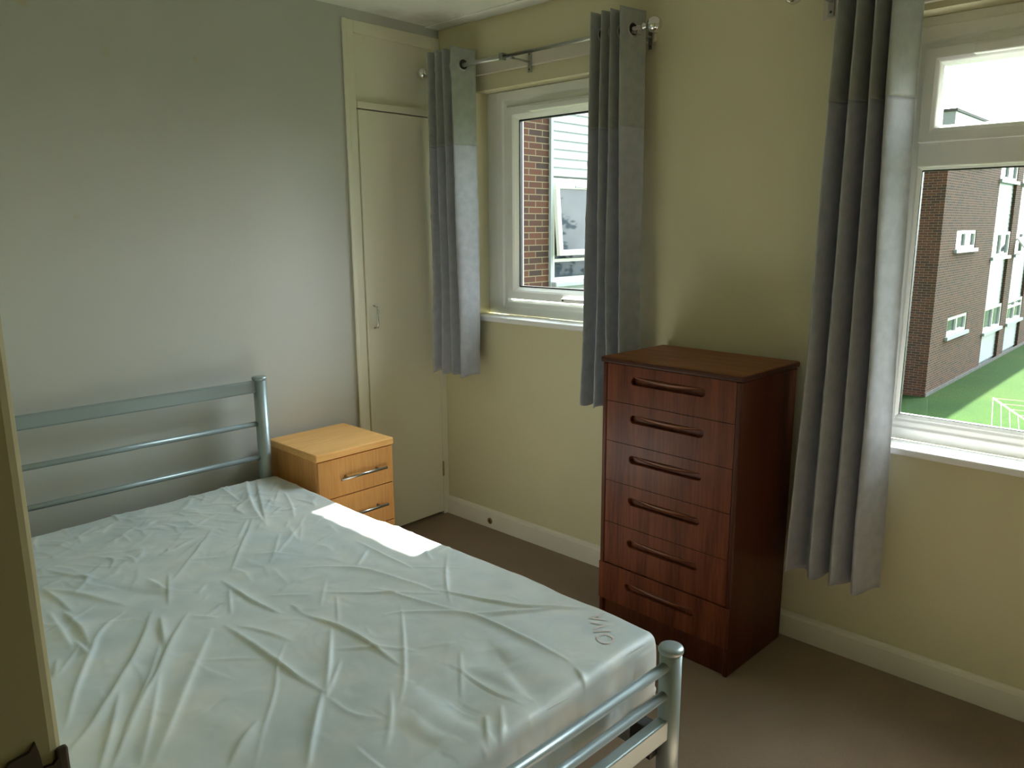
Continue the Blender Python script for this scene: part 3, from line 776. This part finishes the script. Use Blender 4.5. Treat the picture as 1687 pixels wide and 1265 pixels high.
# local: x = depth (0 front .. CD back), y = width (0 right .. CW left)
link('side_panel', B((0, CD - .004, 0, .018, .0, CH - .022)), 'teak_side_shaded', ch, bevel=.005, seg=3)
link('side_panel', B((0, CD - .004, CW - .018, CW, .0, CH - .022)), 'teak_side_shaded', ch, bevel=.005, seg=3)
link('back_panel', B((CD - .010, CD - .004, .018, CW - .018, .02, CH - .022)), 'teak_side_shaded', ch)
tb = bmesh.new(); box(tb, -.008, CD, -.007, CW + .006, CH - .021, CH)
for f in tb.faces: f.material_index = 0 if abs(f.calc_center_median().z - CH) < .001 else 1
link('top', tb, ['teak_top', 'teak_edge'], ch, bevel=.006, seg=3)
link('plinth', B((.012, .028, .018, CW - .018, 0, .104)), 'teak_side_shaded', ch)
def slot_drawer(z0, z1, y0, y1, zc, x0=.004):
    """drawer front with a stadium-shaped recess and a curved grip lip"""
    ya, yb, hr = .130, .428, .0155
    bm = bmesh.new(); N = 10
    st = []
    for k in range(N + 1):
        a = -PI / 2 + PI * k / N; st.append((yb - hr + hr * math.cos(a), zc + hr * math.sin(a)))
    for k in range(N + 1):
        a = PI / 2 + PI * k / N; st.append((ya + hr + hr * math.cos(a), zc + hr * math.sin(a)))
    n = len(st)
    # outer loop point for every stadium point (projected outwards on the rectangle)
    def outp(i):
        y, z = st[i]
        return (y1 if i in (0, N) and False else y, z)
    inner = [bm.verts.new((x0, y, z)) for y, z in st]
    rim = [bm.verts.new((x0 + .003, zc_y, zc_z)) for zc_y, zc_z in [(y + (.0025 if y < (ya + yb) / 2 else -.0025), zc + (z - zc) * .86) for y, z in st]]
    deep = [bm.verts.new((x0 + .017, y + (.004 if y < (ya + yb) / 2 else -.004), zc + (z - zc) * .80)) for y, z in st]
    for i in range(n):
        j = (i + 1) % n
        bm.faces.new((inner[i], inner[j], rim[j], rim[i])); bm.faces.new((rim[i], rim[j], deep[j], deep[i]))
    bm.faces.new(deep)
    # face: four quads/fans between stadium and rectangle
    c = {k: bm.verts.new((x0, y, z)) for k, (y, z) in dict(br=(y0, z0), bl=(y1, z0), tr=(y0, z1), tl=(y1, z1)).items()}
    h = N // 2
    bm.faces.new([c['bl']] + [c['br']] + [inner[n - 1]] + [inner[0]])
    bm.faces.new([c['tr'], c['tl'], inner[N], inner[N + 1]])
    bm.faces.new([c['tl'], c['bl']] + [inner[i] for i in range(0, N + 1)])
    bm.faces.new([c['br'], c['tr']] + [inner[i] for i in range(N + 1, n)])
    # edges backwards
    bk = {k: bm.verts.new((x0 + .020, v.co.y, v.co.z)) for k, v in c.items()}
    for a, b in (('br', 'bl'), ('bl', 'tl'), ('tl', 'tr'), ('tr', 'br')): bm.faces.new((c[a], c[b], bk[b], bk[a]))
    bm.faces.new([bk[k] for k in ('br', 'bl', 'tl', 'tr')])
    d = link('drawer', bm, 'teak_front', ch)
    # grip: a lip hanging from the top edge of the slot, waisted in the middle
    g = bmesh.new(); S = 28; prev = None
    for k in range(S + 1):
        t = k / S; y = ya + .004 + (yb - ya - .008) * t
        w = math.sin(t * PI) ** .8
        zt = zc + hr * .86 * min(1, math.sqrt(max(0.02, 1 - max(0, abs(t - .5) * 2 - .9) ** 2 * 80)))
        zb = zc + hr * .75 - .0125 * w - .001
        sec = [(x0 + .015, zt), (x0 - .0015 + .006 * (1 - w), zt), (x0 - .003 + .012 * (1 - w), (zt + zb) / 2), (x0 + .0005 + .011 * (1 - w), zb), (x0 + .006 + .008 * (1 - w), zb + .001), (x0 + .015, zb + .004)]
        ring = [g.verts.new((x, y, z)) for x, z in sec]
        if prev:
            for i in range(6):
                f = g.faces.new((prev[i], prev[(i + 1) % 6], ring[(i + 1) % 6], ring[i])); f.smooth = True
        else: g.faces.new(ring)
        prev = ring
    g.faces.new(prev[::-1])
    link('handle', g, 'teak_handle_lit', d)
    return d
lines = [1.0095, .873, .725, .574, .414, .252]
cz_ = [.957, .820, .672, .515, .353]
for i in range(5):
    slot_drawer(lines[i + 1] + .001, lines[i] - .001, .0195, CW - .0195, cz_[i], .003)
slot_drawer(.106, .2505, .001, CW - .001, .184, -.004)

# ------------------------------------------------------------------ curtain rods
RX, RZ = -.132, 2.182
def rod(y0, y1, label, jn=None):
    L_ = y0 - y1
    t = thing('curtain_rod', label, 'curtain rod', (RX, (y0 + y1) / 2, RZ), 0, 'curtain rods')
    c = (y0 + y1) / 2; j = (jn if jn is not None else c) - c
    link('pole', T([(0, y0 - c - .03, 0), (0, j, 0)], .0095), 'satin_steel', t)
    link('pole', T([(0, j + .04, 0), (0, y1 - c + .03, 0)], .0075), 'satin_steel', t)
    link('joint_collar', B((-.013, .013, j - .010, j + .010, -.015, .015)), 'satin_steel', t, bevel=.003)
    for s, y in ((1, y0 - c), (-1, y1 - c)):
        prof = [(.010, -.050), (.013, -.048), (.013, -.040), (.009, -.034), (.009, -.030)]
        prof += [(.028 * math.sin(a), -.028 * math.cos(a)) for a in np.linspace(.35, PI - .05, 14)]
        bm = bmesh.new(); lathe(bm, [(r, h * s) for r, h in prof], c=(0, y, 0), axis='Y')
        link('finial', bm, 'chrome', t)
    for y in (y0 - c - .075, j - .055, y1 - c + .085):
        bm = bmesh.new()
        box(bm, -.004, -RX - .021, y - .006, y + .006, -.016, -.010)
        box(bm, -.010, .010, y - .006, y + .006, -.018, -.008)
        box(bm, -RX - .0255, -RX - .0205, y - .010, y + .010, -.055, .030)
        br = link('wall_bracket', bm, 'satin_steel', t, bevel=.0015)
        for zz in (-.043, .018):
            link('screw', LA([(.004, 0), (.003, -.002), (0, -.0025)], c=(-RX - .0255, y, zz), axis='X', n=10), 'bronze_dark', br)
    # end plate that takes the bracket
    return t
r1 = rod(-.034, -1.288, 'brushed steel curtain rod with ball ends over the small window beside the cupboard', -.545)
r2 = rod(-1.792, -3.08, 'steel curtain rod at the top edge of the photo above the large right window')
# timber pad behind the second rod's brackets
struct(link('trim_3', B((-.020, 0, -3.0, -1.84, 2.118, 2.217)), 'batten_paint', bevel=.003))

# ------------------------------------------------------------------ eyelet curtains
def curtain(label, ytop, ybot, z_bot, z_top=2.252, seam=1.846, seed=0, bulge=None):
    """ytop/ybot: y of the front folds, from the window side outwards; last value is the trailing edge"""
    nf = len(ytop) - 1
    c0 = Vector((RX, sum(ytop) / len(ytop), z_bot))
    t = thing('curtain', label, 'curtain', c0, 0, 'eyelet curtains')
    NU, NV = 30 * nf + 16, 90
    def path(ys, amp, xm, z, w):
        # knots: back0, front1, back1 ... front_n, back_n
        kn = []
        dy = (ys[1] - ys[0]) if nf > 1 else -.05
        kn.append((xm + amp, ys[0] - dy * .48))
        for i in range(nf):
            kn.append((xm - amp, ys[i]))
            nxt = ys[i + 1]
            kn.append((xm + amp, (ys[i] + nxt) / 2 if i < nf - 1 else nxt))
        return kn
    def point(u, v):
        # v: 0 top, 1 bottom
        z = z_top + (z_bot - z_top) * v
        ys = [a + (b - a) * v ** 1.15 for a, b in zip(ytop, ybot)]
        amp = .060 - .012 * v; xm = RX - .004 * v
        kn = path(ys, amp, xm, z, 0)
        s = u * (len(kn) - 1); i = min(int(s), len(kn) - 2); f = s - i
        g = .5 - .5 * math.cos(PI * f)
        g = g * .45 + f * .55
        # flattened panels with tight rounded turns
        q = .5 - .5 * math.cos(PI * f)
        x = kn[i][0] + (kn[i + 1][0] - kn[i][0]) * (q * .85 + f * .15)
        y = kn[i][1] + (kn[i + 1][1] - kn[i][1]) * (.5 + .5 * math.sin(PI * (f - .5)) * .2 + (f - .5) * .8)
        # belly of the folds lower down
        nn = noise.noise(Vector((u * 5 + seed, v * 2.2, seed)))
        x += nn * .020 * v; y += noise.noise(Vector((u * 6, v * 2.6, seed + 9))) * .016 * v
        # packing creases across the cloth
        for cz, ca in ((.36, .0028), (.50, .0028), (.66, .003), (.80, .003)):
            d = (v - cz - .006 * math.sin(u * 21 + seed)) / .006
            x -= ca * math.exp(-d * d)
        x += .0016 * noise.noise(Vector((u * 30, v * 30, seed)))
        z += (.006 * math.sin(u * 40 + seed) * v ** 6) + .006 * nn
        return Vector((min(x, -.024), y, z)) - c0
    def sheet(va, vb, n, name, mat, parent, th=.0026):
        bm = bmesh.new(); rows = []
        for j in range(n + 1):
            v = va + (vb - va) * j / n
            rows.append([bm.verts.new(point(i / NU, v)) for i in range(NU + 1)])
        for j in range(n):
            for i in range(NU):
                bm.faces.new((rows[j][i], rows[j][i + 1], rows[j + 1][i + 1], rows[j + 1][i]))
        return link(name, bm, mat, parent, smooth=True, solid=th)
    vs = (z_top - seam) / (z_top - z_bot)
    hdr = sheet(0, vs, 36, 'header_band', 'curtain_header', t); hdr['label'] = 'lighter green grey header band with eyelets'
    sheet(vs - .004 / (z_top - z_bot), 1, NV, 'drape', 'curtain_grey', t, .0012)
    # eyelets where the rod crosses each panel
    nk = 2 * nf
    vv = (z_top - RZ) / (z_top - z_bot)
    for i in range(nk):
        u = (i + .5) / nk
        p = point(u, vv); a = point(u - .01, vv); b = point(u + .01, vv)
        tng = (b - a).normalized(); nrm = Vector((tng.y, -tng.x, 0)).normalized()
        bm = bmesh.new(); pts = []
        for k in range(24):
            an = 2 * PI * k / 24; pts.append(p + tng * .0235 * math.cos(an) + Vector((0, 0, 1)) * .0235 * math.sin(an))
        tube(bm, pts, .0045, n=8, closed=True)
        link('eyelet', bm, 'satin_steel', hdr)
        bm = bmesh.new()
        ring = [bm.verts.new(p + tng * .020 * math.cos(2 * PI * k / 20) + Vector((0, 0, 1)) * .020 * math.sin(2 * PI * k / 20) - nrm * .0022) for k in range(20)]
        r2_ = [bm.verts.new(v_.co + nrm * .0044) for v_ in ring]
        bm.faces.new(ring); bm.faces.new(r2_[::-1])
        for k in range(20): bm.faces.new((ring[k], ring[(k + 1) % 20], r2_[(k + 1) % 20], r2_[k]))
        link('eyelet_dark_disc', bm, 'dark_plastic', hdr)  # solid dark disc, coloured to stand for the shaded hole in the ring
    return t
curtain('short grey eyelet curtain hanging left of the small window against the cupboard corner',
        [-.137, -.190, -.235, -.288, -.322], [-.118, -.190, -.255, -.318, -.352], .802, seed=1.0)
curtain('short grey eyelet curtain right of the small window, behind the teak chest',
        [-1.052, -1.100, -1.140, -1.182, -1.212], [-1.020, -1.085, -1.145, -1.205, -1.240], .775, seed=4.0)
curtain('long grey eyelet curtain hanging left of the large window beside the teak chest',
        [-1.955, -2.010, -2.060, -2.105, -2.150], [-1.915, -1.995, -2.075, -2.140, -2.192], .325, seed=7.0)

# ------------------------------------------------------------------ outside
GZ = -3.2
gl = link('lawn', B((.35, 90, -40, 40, GZ - .2, GZ)), 'grass'); gl['kind'] = 'structure'

def clad(bm, x0, x1, z0, z1, y, pitch=.0975):
    """lapped boards facing -Y"""
    n = max(1, int(round((z1 - z0) / pitch))); p = (z1 - z0) / n
    for k in range(n):
        a = z0 + k * p; b = a + p
        vs = [(x0, y - .020, a), (x1, y - .020, a), (x1, y - .006, b), (x0, y - .006, b)]
        f = bm.faces.new([bm.verts.new(v) for v in vs])
        f2 = bm.faces.new([bm.verts.new(v) for v in ((x0, y, a), (x1, y, a), (x1, y - .020, a), (x0, y - .020, a))])
    bmesh.ops.remove_doubles(bm, verts=bm.verts, dist=1e-4)
def part(root, name, bm, mat, **k):
    off_ = Vector(root.location)
    for v_ in bm.verts: v_.co -= off_
    return link(name, bm, mat, root if not k.get('parent') else k.pop('parent'), **{q: w for q, w in k.items() if q != 'parent'})

# near wing, seen through window one
wy = 2.9
wing = thing('brick_wing', 'near brick wing with white board cladding and an opened window, seen through the small window', 'building', (4.2, wy, GZ))
bm = bmesh.new()
wall_cells(bm, 'Y', wy, wy + .3, [.30, 4.21, 7.6, 9.0], [GZ, 5.4], [(4.21, 7.6, GZ, 5.4)])
part(wing, 'brick_wall', bm, 'brick_front')
part(wing, 'end_wall', B((8.7, 9.0, wy + .3, 9.0, GZ, 5.4)), 'brick_end')
part(wing, 'roof', B((.30, 9.1, wy - .1, 9.0, 5.4, 5.6)), 'concrete')
def cladpanel(root, x0, x1, z0, z1, y, pitch=.0975):
    bm = bmesh.new(); clad(bm, x0, x1, z0, z1, y, pitch)
    o = part(root, 'cladding_panel', bm, 'cladding')
    return o
part(wing, 'corner_post', B((4.205, 4.245, wy - .03, wy + .3, GZ, 5.4)), 'cladding')
part(wing, 'cladding_backing', B((4.21, 7.6, wy + .02, wy + .08, GZ, .80), (4.21, 7.6, wy + .02, wy + .08, 2.04, 5.4)), 'cladding')
cladpanel(wing, 4.245, 7.6, 2.05, 5.4, wy)
cladpanel(wing, 4.245, 7.6, -.55, .80, wy)
cladpanel(wing, 4.245, 7.6, GZ, -1.8, wy)
wfr = FRX = None
def frame_xz(x0, x1, z0, z1, y, w, dp):
    bm = bmesh.new()
    box(bm, x0, x1, y, y + dp, z0, z0 + w); box(bm, x0, x1, y, y + dp, z1 - w, z1)
    box(bm, x0, x0 + w, y, y + dp, z0 + w, z1 - w); box(bm, x1 - w, x1, y, y + dp, z0 + w, z1 - w)
    return bm
off_ = Vector(wing.location)
f = part(wing, 'window_frame', frame_xz(4.25, 7.55, .86, 2.03, wy - .01, .045, .08), 'white_upvc')
bm = frame_xz(4.295, 7.505, 1.085, 1.12, wy - .012, .017, .08); box(bm, 5.62, 5.67, wy - .01, wy + .07, .9, 1.985)
for v_ in bm.verts: v_.co -= off_
link('mullion', bm, 'white_upvc', f)
part(wing, 'window_pane', B((4.30, 7.50, wy + .045, wy + .055, .905, 1.985)), 'far_glass', parent=f)
part(wing, 'window_sill', B((4.22, 7.6, wy - .10, wy + .05, .80, .86)), 'cladding', bevel=.01)
# top hung casement pushed open
cas = bpy.data.objects.new('open_casement', None)
bm = frame_xz(0, 1.30, -.82, 0, -.03, .065, .05)
co_ = link('open_casement', bm, 'white_upvc', wing, bevel=.004)
co_.location = Vector((4.275, wy - .01, 1.975)) - off_; co_.rotation_euler = (math.radians(-5), 0, 0)
link('window_pane', B((.06, 1.24, -.012, -.004, -.765, -.055)), 'far_glass', co_)
link('casement_vent', B((.35, .95, -.045, -.03, -.05, -.03)), 'cladding', co_)

# far block, seen through window two
fy, fx = 3.018, 20.417
ap = thing('apartment_block', 'far brick block on the lawn with white panelled window bays', 'building', (fx, fy, GZ))
top = 4.35
bm = bmesh.new()
bays = [(26.35, 28.85), (29.75, 32.3), (36.5, 39.0), (39.9, 42.4)]
small = [(21.95, 24.1, .80, 1.32), (21.95, 24.1, -1.68, -1.14), (21.95, 24.1, 3.25, 3.80)]
us = sorted({fx + .3, 48.0, 21.95, 24.1} | {a for b in bays for a in b}); zz_ = sorted({GZ, 3.95} | {z for s in small for z in s[2:]})
wall_cells(bm, 'Y', fy, fy + .3, us, zz_, [(a, b, GZ, 3.95) for a, b in bays] + small)
part(ap, 'brick_front_wall', bm, 'brick_front')
part(ap, 'brick_end_wall', B((fx, fx + .3, fy, 15, GZ, 3.95)), 'brick_end')
part(ap, 'fascia', B((fx - .06, 48, fy - .06, 15, 3.95, top)), 'cladding')
part(ap, 'roof_edge', B((fx - .10, 48.1, fy - .10, 15, top, top + .07)), 'concrete')
part(ap, 'plinth', B((fx - .02, 48, fy - .03, fy, GZ, GZ + .10)), 'concrete')
rp = Vector(ap.location)
def far_window(x0, x1, z0, z1, split=None, rows=None, sill=True):
    bm = frame_xz(x0, x1, z0, z1, fy + .02, .09, .08)
    for q in (split or [(x0 + x1) / 2]): box(bm, q - .05, q + .05, fy + .02, fy + .09, z0 + .09, z1 - .09)
    for q in (rows or []): box(bm, x0 + .09, x1 - .09, fy + .022, fy + .088, q - .04, q + .04)
    f_ = part(ap, 'window_frame', bm, 'white_upvc')
    pn = B((x0 + .05, x1 - .05, fy + .075, fy + .085, z0 + .05, z1 - .05))
    for v_ in pn.verts: v_.co -= rp
    link('window_pane', pn, 'far_glass', f_)
    if sill:
        sb = B((x0 - .15, x1 + .1, fy - .08, fy + .10, z0 - .10, z0))
        for v_ in sb.verts: v_.co -= rp
        link('window_sill', sb, 'cladding', f_)
    return f_
for s in small: far_window(*s)
for bi, (a, b) in enumerate(bays):
    bb = B((a, b, fy + .12, fy + .18, GZ, 3.95))
    part(ap, 'bay_backing', bb, 'cladding')
    for k, zb in enumerate((-2.02, .44, 2.90)):
        far_window(a + .05, b - .05, zb, zb + .80 + (.25 if k == 2 else 0), rows=[zb + .55] if bi else None)
    for z0, z1 in ((GZ + .12, -2.12), (-1.2, .34), (1.26, 2.80)):
        cladpanel(ap, a + .03, b - .03, z0, z1, fy + .10, .14)
# an opened casement on the second bay
bm = frame_xz(0, 1.15, -.60, 0, -.03, .08, .05)
co2 = link('open_casement', bm, 'white_upvc', ap); co2.location = Vector((29.85, fy + .0, 1.0)) - rp; co2.rotation_euler = (math.radians(-38), 0, 0)
link('window_pane', B((.07, 1.08, -.012, -.004, -.53, -.07)), 'far_glass', co2)

# rotary clothes airer on the lawn
va = math.radians(11.2); vd = Vector((math.cos(va), math.sin(va), 0)); rd = Vector((math.sin(va), -math.cos(va), 0))
tipz = -.72
T1 = Vector((8.742, -.794, tipz))
#AIR#
Rr = 1.5; s2 = Rr / math.sqrt(2)
hubp = T1 - vd * s2 + rd * s2
air = thing('rotary_airer', 'pale rotary clothes airer with strung lines standing on the lawn', 'clothes airer', (hubp.x, hubp.y, GZ))
hub = Vector((0, 0, tipz - GZ - .50))
link('pole', T([(0, 0, 0), (0, 0, tipz - GZ + .05)], .02, n=12), 'airer', air)
link('hub', LA([(.035, -.05), (.04, 0), (.035, .05)], c=hub, n=14), 'dark_plastic', air)
tips = []
for a_, b_ in ((1, -1), (1, 1), (-1, 1), (-1, -1)):   # depth, right
    tips.append(vd * s2 * a_ + rd * s2 * b_ + Vector((0, 0, tipz - GZ)))
hubs = hub
for tp in tips:
    arm = link('arm', T([hubs, tp], .012, n=8), 'airer', air)
    mid = hubs.lerp(tp, .6); link('arm_joint', LA([(.02, -.03), (.022, 0), (.02, .03)], c=mid, n=10), 'dark_plastic', arm)
    link('strut', T([Vector((0, 0, hub.z - .42)), mid], .009, n=8), 'airer', air)
for k in range(9):
    f_ = 1 - k * .088
    pts = [hubs.lerp(tp, f_) for tp in tips]
    bm = bmesh.new()
    for i in range(4): tube(bm, [pts[i], pts[(i + 1) % 4]], .003, n=6)
    link('line', bm, 'airer', air)

# dark fir in the courtyard, outside the direct view but mirrored in the open window pane
tr = thing('fir_tree', 'dark fir tree mirrored in the opened window pane of the near brick wing', 'tree', (14.6, -6.3, GZ))
link('trunk', T([(0, 0, 0), (.05, 0, 4.5), (0, 0, 9.6)], [.20, .13, .03], n=10), 'bark', tr)
bm = bmesh.new(); rg = random.Random(2)
for k in range(5200):
    h = rg.uniform(.9, 9.7); a = rg.uniform(0, 2 * PI); br = (10.2 - h) * .25 * (.55 + .45 * math.sin(a * 3 + h * 2.6)) * (1 + .25 * math.sin(h * 7))
    r_ = br * math.sqrt(rg.random()); p = Vector((r_ * math.cos(a), r_ * math.sin(a), h - r_ * .25)); s_ = rg.uniform(.06, .17)
    d1_ = Vector((rg.gauss(0, 1), rg.gauss(0, 1), rg.gauss(0, .5))).normalized() * s_; d2_ = d1_.cross(Vector((rg.gauss(0, 1), rg.gauss(0, 1), rg.gauss(0, 1)))).normalized() * s_ * .5
    bm.faces.new([bm.verts.new(p + q) for q in (d1_, d2_, -d1_, -d2_)])
fo_ = link('foliage', bm, 'leaf', tr); fo_['kind'] = 'stuff'
